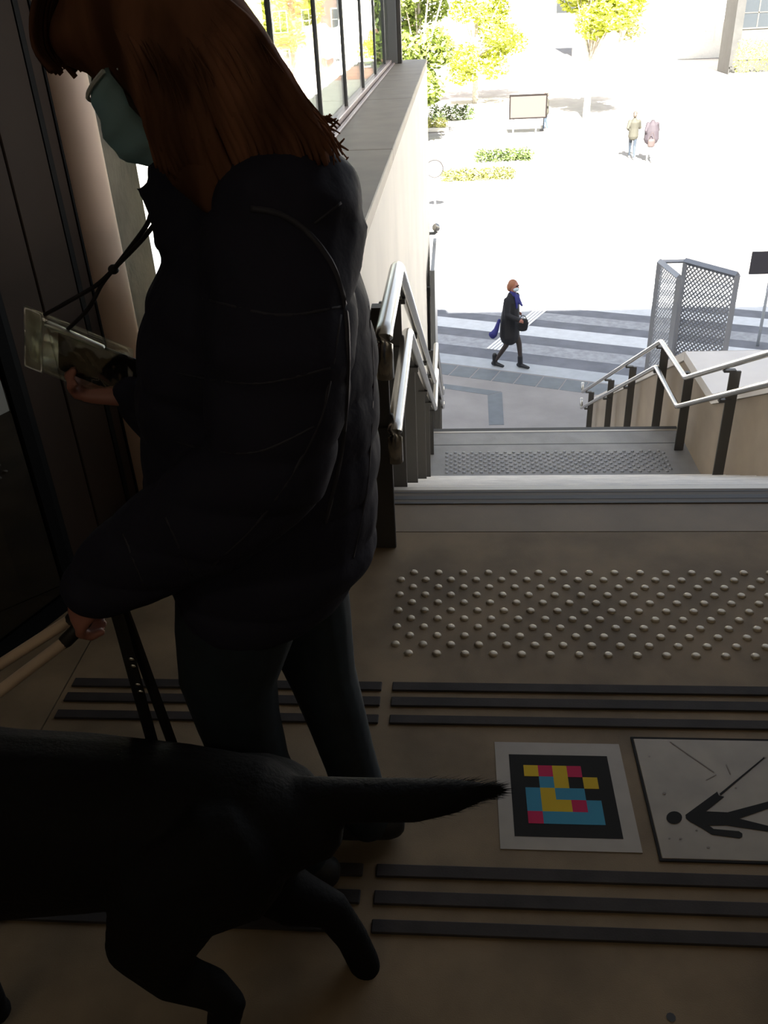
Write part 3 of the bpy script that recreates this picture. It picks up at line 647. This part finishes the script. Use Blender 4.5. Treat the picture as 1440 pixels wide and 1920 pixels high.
# trousers
bm = bmesh.new()
loft(bm, [(hipN+V((.02, .06, .10)), .14, .125), (hipN+V((.0, .04, .0)), .13, .115)], 16)
loft(bm, [(hipN, .095, .105), (A(440, 1180, YC-.08), .088, .098), (knN, .076, .084), (A(448, 1350, YC-.08), .070, .074), (shnN, .066, .066), (anN, .060, .060)], 16)
loft(bm, [(hipF, .095, .100), (A(575, 1160, YC+.08), .085, .085), (knF, .072, .064), (A(630, 1340, YC+.05), .064, .058), (shnF, .060, .052), (anF, .055, .050)], 16)
blob('trousers', bm, 'jeans', person, .007, 3)
for an in (anN, anF):
    bm = bmesh.new(); g = V((an.x, an.y, 0))
    loft(bm, [(g+V((.045, 0, .038)), .034, .036), (g+V((-.03, 0, .040)), .040, .038), (g+V((-.12, .01, .032)), .044, .028), (g+V((-.18, .015, .026)), .034, .022)], 12)
    loft(bm, [(g+V((.0, 0, .05)), .038, .042), (an, .042, .045)], 12)
    sh = blob('shoe', bm, 'shoe', person, .006, 2)
# jacket
bm = bmesh.new()
J = [(.635, -.485, -.225, .165), (.685, -.50, -.18, .175), (.76, -.50, -.130, .178), (.86, -.495, -.118, .178), (.96, -.485, -.112, .18), (1.06, -.465, -.112, .19), (1.15, -.43, -.12, .19), (1.22, -.40, -.145, .165), (1.27, -.38, -.185, .115)]
loft(bm, [((((a+b)/2)*YC/1.2, YC, 1.515-(1.515-z)*YC/1.2), w, (b-a)/2*YC/1.2) for z, a, b, w in J], 28, ref=(0, 1, 0), cap=False)
loft(bm, [(shN+V((.01, .04, .03)), .10, .10), (shN+V((.0, -.0, -.03)), .088, .098), (A(525, 670, YC-.19), .080, .092), (elN, .076, .086), (A(395, 960, YC-.20), .074, .084), (A(270, 1040, YC-.18), .064, .074), (A(178, 1098, YC-.17), .046, .054)], 16, cap=True)
loft(bm, [(shF, .09, .09), (elF, .07, .07), (A(320, 800, YC+.22), .056, .06), (A(248, 738, YC+.195), .042, .045)], 14)
# collar
loft(bm, [(A(430, 400, YC), .10, .115), (A(415, 365, YC), .085, .105), (A(395, 345, YC), .08, .10)], 18)
loft(bm, [(A(330, 400, YC-.03), .03, .05), (A(285, 362, YC-.02), .016, .022), (A(262, 356, YC-.01), .007, .007)], 10)
jk = blob('jacket', bm, 'jacket', person, .008, 5)
from mathutils import noise as mn
jk.data.update()
_n = [v.normal.copy() for v in jk.data.vertices]
for v, n_ in zip(jk.data.vertices, _n):
    c = v.co; q = abs(math.sin(math.pi*(c.z+.12*c.x)/.085))**.5
    v.co = c + n_*(.007*q-.006 + .007*mn.noise(c*9) + .002*mn.noise(c*24))
# quilted seams pressed as raised piping, lying on the jacket surface
from mathutils.bvhtree import BVHTree
bvh = BVHTree.FromPolygons([v.co.copy() for v in jk.data.vertices], [tuple(p.vertices) for p in jk.data.polygons])
def onjacket(px, py, lift=.002):
    o_ = V((0, 0, CAM_H)); d = (at(px, py, 1.0)-o_).normalized(); h = bvh.ray_cast(o_, d)
    return (h[0]+h[1]*lift) if h[0] is not None else None
def seam(name, pix, r, m, lift=.0):
    P = [q for q in (onjacket(x, y, lift) for x, y in smoothpix(pix, 6)) if q is not None]
    if len(P) > 2:
        bm = bmesh.new(); tube(bm, P, r, 6); obj(name, bm, m, jk, True)
def smoothpix(pix, n): return [(p.x, p.y) for p in smoothpath([V((x, y, 0)) for x, y in pix], n)]
seam('shoulder_strap', [(470, 392), (520, 400), (570, 430), (610, 475), (635, 525), (650, 600), (652, 720), (640, 850), (610, 980)], .005, 'piping', -.0022)
for pix in ([(640, 590), (600, 790), (500, 960), (400, 1060)], [(380, 560), (520, 590), (640, 575)], [(330, 700), (480, 720), (620, 690)], [(330, 830), (470, 850), (590, 800)], [(690, 560), (700, 700), (690, 900), (660, 1060)], [(590, 420), (640, 380)], [(230, 1000), (270, 1100)], [(310, 970), (360, 1080)]):
    seam('seam', pix, .0024, 'piping', -.0014)
# hair
bm = bmesh.new()
ball(bm, hp(.004, 0, .042), .098, .096, .098, HR); ball(bm, hp(-.015, 0, -.010), .078, .092, .09, HR); ball(bm, hp(.062, .0, .062), .060, .080, .045, HR)
loft(bm, [(A(320, 40, YC-.01), .095, .085), (A(385, 140, YC-.02), .10, .09), (A(440, 225, YC-.03), .105, .088), (A(490, 275, YC-.03), .10, .065)], 20)
loft(bm, [(A(330, 120, YC-.07), .03, .07), (A(345, 240, YC-.10), .025, .045), (A(375, 320, YC-.12), .022, .042), (A(400, 390, YC-.13), .010, .015)], 12)
hair = blob('hair', bm, 'hair', person, .008, 3)
bm = bmesh.new()
ends = []
def outl(tab, y):
    for (ya, xa), (yb, xb) in zip(tab[:-1], tab[1:]):
        if ya <= y <= yb: return xa+(xb-xa)*(y-ya)/(yb-ya)
    return tab[-1][1] if y > tab[-1][0] else tab[0][1]
OB = [(-60, 330), (0, 428), (70, 486), (140, 536), (190, 560), (230, 592), (280, 622), (340, 632)]   # back outline of the hair
OF = [(-60, 200), (0, 205), (90, 240), (165, 276), (240, 284), (320, 300), (400, 385)]              # front edge of the near curtain
for i in range(420):
    t = random.random()
    ey = 325+75*math.exp(-((t-.28)/.14)**2)+random.gauss(0, 12)
    if t > .85: ey -= random.random()*40
    dy = -.135+random.random()**2*.22*(.4+.6*t); wv = random.gauss(0, 7); ps = []
    for q_ in (0, .22, .42, .62, .82, 1):
        y = -40+(ey+40)*q_; x = outl(OF, y)+(outl(OB, y)-outl(OF, y))*t+wv*math.sin(q_*5+i)*q_
        bulge = math.sin(max(0, min(1, .25+q_*.6))*math.pi)
        ps.append(A(x, y, YC+dy*(.35+.65*min(1, q_*1.8))))
    pp = smoothpath(ps, 3); m_ = len(pp)
    loft(bm, [(p, .0075*min(1, .45+i_/4, (m_-i_)/5)+.0007, .004*min(1, (m_-i_)/4)+.0006) for i_, p in enumerate(pp)], 5, ref=(1, .2, 0), cap=False)
for i in range(260):   # fine flyaway strands
    t = random.choice((random.gauss(1.0, .02), random.random(), random.random())); ey = 240+random.random()*70
    dy = -.14+random.random()*.1; wv = random.gauss(0, 12); ps = []
    for q_ in (.05, .3, .5, .7, .85, 1):
        y = -40+(ey+40)*q_; x = outl(OF, y)+(outl(OB, y)-outl(OF, y))*t+wv*math.sin(q_*7+i)*q_*q_
        ps.append(A(x, y, YC+dy*(.35+.65*min(1, q_*1.8))))
    loft(bm, [(p, .0009, .0008) for p in smoothpath(ps, 3)], 4, ref=(1, .2, 0), cap=False)
for i in range(90):   # flicked tips over the back of the collar
    y0 = random.uniform(205, 325); x0 = 560+random.gauss(0, 14)+(y0-205)*.2; L = random.uniform(25, 70)
    pp = smoothpath([A(x0-50, y0-45, YC-.04), A(x0, y0, YC-.05), A(x0+L*.6, y0+random.uniform(-2, 22), YC-.05), A(x0+L*.95, y0+random.uniform(-6, 34), YC-.05)], 3); m_ = len(pp)
    loft(bm, [(p, .006*(1-i_/m_)+.0005, .004*(1-i_/m_)+.0005) for i_, p in enumerate(pp)], 5, cap=False)
for i in range(60):   # fringe over the forehead
    a = random.uniform(-1, 1); p = [hp(.03, a*.06, .135), hp(.085, a*.072, .105), hp(.115, a*.07, .075), hp(.116, a*.066+random.gauss(0, .005), .045+random.gauss(0, .005))]
    pp = smoothpath(p, 4); m_ = len(pp)
    loft(bm, [(q, .007*min(1, (m_-i_)/5)+.0006, .004) for i_, q in enumerate(pp)], 5, ref=side, cap=False)
obj('locks', bm, 'hair', hair, True)
# face mask
bm = bmesh.new(); rows = []
for iv in range(15):
    v = iv/14; u0 = .012-v*.128; rf = .112+.022*math.sin(min(1, v*1.35)*math.pi*.75)-.045*max(0, v-.55)/.45; rs_ = .084-.022*v
    pleat = .0026*math.sin(v*math.pi*7)
    row = []
    for iu in range(21):
        a = -1.25+2.5*iu/20
        row.append(bm.verts.new(hp((rf+pleat)*math.cos(a)*.98+.004, (rs_+pleat)*math.sin(a)*1.02, u0-.006*math.cos(a))))
    rows.append(row)
for a, b in zip(rows[:-1], rows[1:]):
    for k in range(20): bm.faces.new((a[k], a[k+1], b[k+1], b[k]))
bmesh.ops.solidify(bm, geom=bm.faces[:], thickness=.0015); bmesh.ops.recalc_face_normals(bm, faces=bm.faces[:])
mk = obj('face_mask', bm, 'mask', person, True)
bm = bmesh.new(); tube(bm, [V(v) + fwd*.002 for v in [hp(.114*math.cos(-1.2+2.4*k/20)+.004, .088*math.sin(-1.2+2.4*k/20), .010-.006*math.cos(-1.2+2.4*k/20)) for k in range(21)]], .0028, 6); obj('nose_edge', bm, 'maskw', mk)
for s_ in (1, -1):
    bm = bmesh.new(); tube(bm, smoothpath([hp(.03, s_*.083, .0), hp(-.01, s_*.086, .012), hp(-.02, s_*.084, -.02), hp(.02, s_*.072, -.09)], 5), .0015, 5); obj('ear_loop', bm, 'maskw', mk)

# ================================================================== PHONE POUCH AND LANYARD
YP = 1.36
pp_ = empty('phone_pouch', 'clear plastic pouch with a black phone hanging from a dark lanyard', 'pouch', loc=(0, 0, 0))
c4 = [A(46, 572, YP-.03), A(250, 655, YP), A(252, 765, YP), A(47, 684, YP-.03)]
nrm = (c4[1]-c4[0]).cross(c4[3]-c4[0]).normalized()
if nrm.y > 0: nrm = -nrm
def sheet(c, off, m, name, bulge=0., nu=16, nv=8, th=.0012):
    bm = bmesh.new(); G_ = []
    for j in range(nv+1):
        row = []
        for i in range(nu+1):
            a, b = i/nu, j/nv; p = (c[0]*(1-a)+c[1]*a)*(1-b)+(c[3]*(1-a)+c[2]*a)*b
            w = math.sin(a*math.pi)**.6*math.sin(b*math.pi)**.6
            row.append(bm.verts.new(p+nrm*(off+bulge*w+.0022*math.sin(a*23+b*9)*math.sin(b*math.pi)+.0015*math.sin(b*17-a*5)*w)))
        G_.append(row)
    for j in range(nv):
        for i in range(nu): bm.faces.new((G_[j][i], G_[j][i+1], G_[j+1][i+1], G_[j+1][i]))
    bmesh.ops.solidify(bm, geom=bm.faces[:], thickness=th); bmesh.ops.recalc_face_normals(bm, faces=bm.faces[:])
    return obj(name, bm, m, pp_, True)
sheet(c4, .002, 'plastic', 'front_sheet', .010); sheet(c4, -.002, 'plastic', 'back_sheet', -.010)
l = lambda a, b, t: a*(1-t)+b*t
zs = [c4[0], l(c4[0], c4[1], .16), l(c4[3], c4[2], .16), c4[3]]
sheet(zs, .006, 'ziplock', 'zip_strip', .0, 8, 24)
ph = [l(l(c4[0], c4[1], .30), l(c4[3], c4[2], .30), .16), l(l(c4[0], c4[1], 1.08), l(c4[3], c4[2], 1.08), .14), l(l(c4[0], c4[1], 1.08), l(c4[3], c4[2], 1.08), .86), l(l(c4[0], c4[1], .30), l(c4[3], c4[2], .30), .84)]
bm = PR([p-nrm*.004 for p in ph], nrm*.008); bmesh.ops.bevel(bm, geom=bm.edges[:], offset=.003, segments=2, affect='EDGES'); obj('phone', bm, 'phone', pp_)
bm = bmesh.new(); loft(bm, [(l(c4[0], c4[1], .22)+(c4[3]-c4[0])*.10+nrm*.012, .008, .005), (l(l(c4[0], c4[1], .72), l(c4[3], c4[2], .72), .12)+nrm*.012, .007, .004)], 8); obj('rolled_edge', bm, 'ziplock', pp_, True)
kn = A(213, 505, YP-.08)
bm = bmesh.new()
for P in ([A(300, 388, YC-.02), A(283, 402, YC), A(270, 430, YC+.04), kn], [A(306, 398, YC-.03), A(290, 420, YC), A(262, 455, YC+.04), kn], [kn, A(180, 535, YP-.06), A(120, 570, YP-.05), A(84, 590, YP-.035)], [kn, A(190, 535, YP-.06), A(165, 580, YP-.05), A(118, 626, YP-.02)]):
    tube(bm, smoothpath(P, 6), .0034, 7)
lan = obj('lanyard', bm, 'cord', pp_, True)
bm = bmesh.new(); ball(bm, kn, .0085, .0085, .0075, None, 10, 8); obj('knot', bm, 'cord', lan, True)

# ================================================================== DOG
DY = .87
bm = bmesh.new()
loft(bm, [((-.225, DY, .435), .058, .066), ((-.29, DY, .432), .095, .105), ((-.42, DY, .44), .110, .118), ((-.56, DY, .43), .126, .143), ((-.70, DY, .42), .133, .158), ((-.84, DY, .45), .125, .155), ((-.94, DY, .50), .095, .115), ((-1.02, DY, .575), .078, .085), ((-1.10, DY, .63), .068, .070)], 20, ref=(0, 1, 0))
ball(bm, (-1.13, DY, .645), .085, .068, .065); loft(bm, [((-1.17, DY, .63), .045, .045), ((-1.25, DY, .61), .034, .034), ((-1.29, DY, .605), .028, .026)], 12)
for s_ in (1, -1): loft(bm, [((-1.10, DY+s_*.06, .69), .022, .010), ((-1.10, DY+s_*.085, .65), .030, .010), ((-1.12, DY+s_*.085, .60), .018, .008)], 8, ref=(1, 0, 0))
# tail
tl = [(A(505, 1500, .88), .038), (A(580, 1500, .885), .036), (A(680, 1500, .89), .034), (A(780, 1500, .895), .033), (A(850, 1492, .90), .026), (A(905, 1484, .90), .014), (A(930, 1482, .90), .005)]
loft(bm, [(p, r, r) for p, r in tl], 12)
# near hind leg
loft(bm, [(V((-.33, .80, .44)), .075, .11), (A(310, 1680, .76), .062, .095), (A(285, 1775, .75), .052, .072), (A(330, 1832, .75), .036, .042), (A(400, 1855, .742), .030, .034), (A(426, 1880, .738), .025, .031), (A(414, 1945, .73), .021, .025), (A(402, 2010, .722), .021, .023)], 14, ref=(0, 1, 0))
pn = A(402, 2010, .722); loft(bm, [(V((pn.x, pn.y, .03)), .024, .024), (V((pn.x-.05, pn.y, .022)), .028, .02)], 10)
# far hind leg, stretched back
loft(bm, [(V((-.31, .93, .43)), .065, .11), (A(480, 1640, .93), .055, .075), (A(555, 1685, .93), .046, .052), (A(622, 1706, .925), .032, .036), (A(660, 1758, .92), .027, .030), (A(684, 1808, .915), .028, .029)], 14, ref=(0, 1, 0))
loft(bm, [(A(678, 1800, .915), .028, .027), (A(698, 1828, .91), .029, .022)], 10)
# front legs
for yy, xx, lift in ((.79, -.80, 0), (.95, -.90, 0)):
    loft(bm, [((-.82, yy+(DY-yy)*.3, .42), .055, .085), ((-.80, yy, .30), .040, .052), ((xx, yy, .16), .026, .028), ((xx, yy, .05), .023, .024)], 12); loft(bm, [((xx, yy, .028), .027, .026), ((xx-.055, yy, .022), .03, .02)], 10)
loft(bm, [((-.36, DY, .42), .09, .07), ((-.55, DY, .36), .10, .07), ((-.75, DY, .34), .10, .07)], 12)
dog = blob('dog', bm, 'dog', None, .007, 3)
tag(dog, 'black short-haired dog walking on the landing with its tail stretched out', 'dog')
bm = bmesh.new()   # coat hairs along the tail and haunch outline
for i in range(900):
    k = random.random()*(len(tl)-1.001); j = int(k); f = k-j; c = tl[j][0].lerp(tl[j+1][0], f); r = tl[j][1]*(1-f)+tl[j+1][1]*f
    t_ = (tl[min(j+1, 6)][0]-tl[j][0]).normalized(); a = random.random()*6.283; n_ = (V((0, 1, 0))*math.cos(a)+V((0, 0, 1))*math.sin(a)); n_ = (n_-t_*n_.dot(t_)).normalized()
    p = c+n_*r*.9; q_ = p+t_*random.uniform(.015, .03)+n_*random.uniform(.001, .007)
    w = t_.cross(n_)*.0012
    bm.faces.new([bm.verts.new(x) for x in (p-w, p+w, q_)])
obj('tail_fur', bm, 'dog', dog)
for s_ in (1, -1):
    bm = bmesh.new(); ball(bm, (-1.185, DY+s_*.045, .665), .010, .010, .010, None, 8, 6); obj('eye', bm, 'phone', dog, True)
bm = bmesh.new(); ball(bm, (-1.315, DY, .615), .014, .017, .012, None, 8, 6); obj('nose', bm, 'phone', dog, True)

# harness on the dog, handle in the hand
hs = empty('dog_harness', 'dog harness with a pale rigid handle held in the hand', 'harness', loc=(0, 0, 0))
gN = A(128, 1168, 1.0); gF = A(136, 1150, 1.03)
def bar_(a, b, r, m, nm, par): 
    bm = bmesh.new(); loft(bm, [(a, r, r), (b, r, r)], 10, ref=(.2, .3, .9)); return obj(nm, bm, m, par, True)
e1, e2 = A(-6, 1300, .90), A(-6, 1250, 1.0)
d1, d2 = V((-.86, DY-.135, .50)), V((-.86, DY+.135, .50))
bm = bmesh.new(); loft(bm, [(A(122, 1203, .985), .009, .009), (e1, .009, .009), (d1, .009, .009)], 10); obj('handle_bar', bm, 'wood', hs, True)
bm = bmesh.new(); loft(bm, [(A(135, 1160, 1.02), .009, .009), (e2, .009, .009), (d2, .009, .009)], 10); obj('handle_bar', bm, 'wood', hs, True)
bar_(A(122, 1203, .985), A(160, 1165, 1.0), .011, 'leather', 'grip', hs); bar_(A(160, 1165, 1.0), A(135, 1160, 1.02), .011, 'leather', 'grip', hs)
bm = bmesh.new(); tube(bm, [V((-.86, DY+.142*math.cos(k*math.pi/12), .445+.172*math.sin(k*math.pi/12))) for k in range(25)], .010, 6); obj('girth_strap', bm, 'leather', hs)
ls = empty('dog_leash', 'black leather leash with metal studs hanging below the jacket sleeve', 'leash', loc=(0, 0, 0))
def strap(P, w, nm):
    bm = bmesh.new(); loft(bm, [(p, w, .0018) for p in P], 8, ref=(1, 0, 0), cap=False); return obj(nm, bm, 'leather', ls)
s1 = strap(smoothpath([A(205, 1120, 1.0), A(222, 1160, 1.0), A(252, 1270, 1.0), A(288, 1400, 1.0), A(305, 1460, 1.0)], 4), .0105, 'strap')
strap(smoothpath([A(222, 1120, 1.015), A(240, 1165, 1.015), A(278, 1270, 1.015), A(325, 1400, 1.015), A(345, 1460, 1.015)], 4), .0095, 'strap')
strap(smoothpath([A(305, 1460, 1.0), A(315, 1490, 1.005), A(335, 1490, 1.01), A(345, 1460, 1.015)], 4), .0095, 'loop')
for x, y in ((247, 1237), (250, 1250), (259, 1285), (264, 1298)):
    bm = bmesh.new(); ball(bm, A(x, y, .996), .0055, .003, .0055, None, 10, 6); obj('stud', bm, 'steel', s1, True)
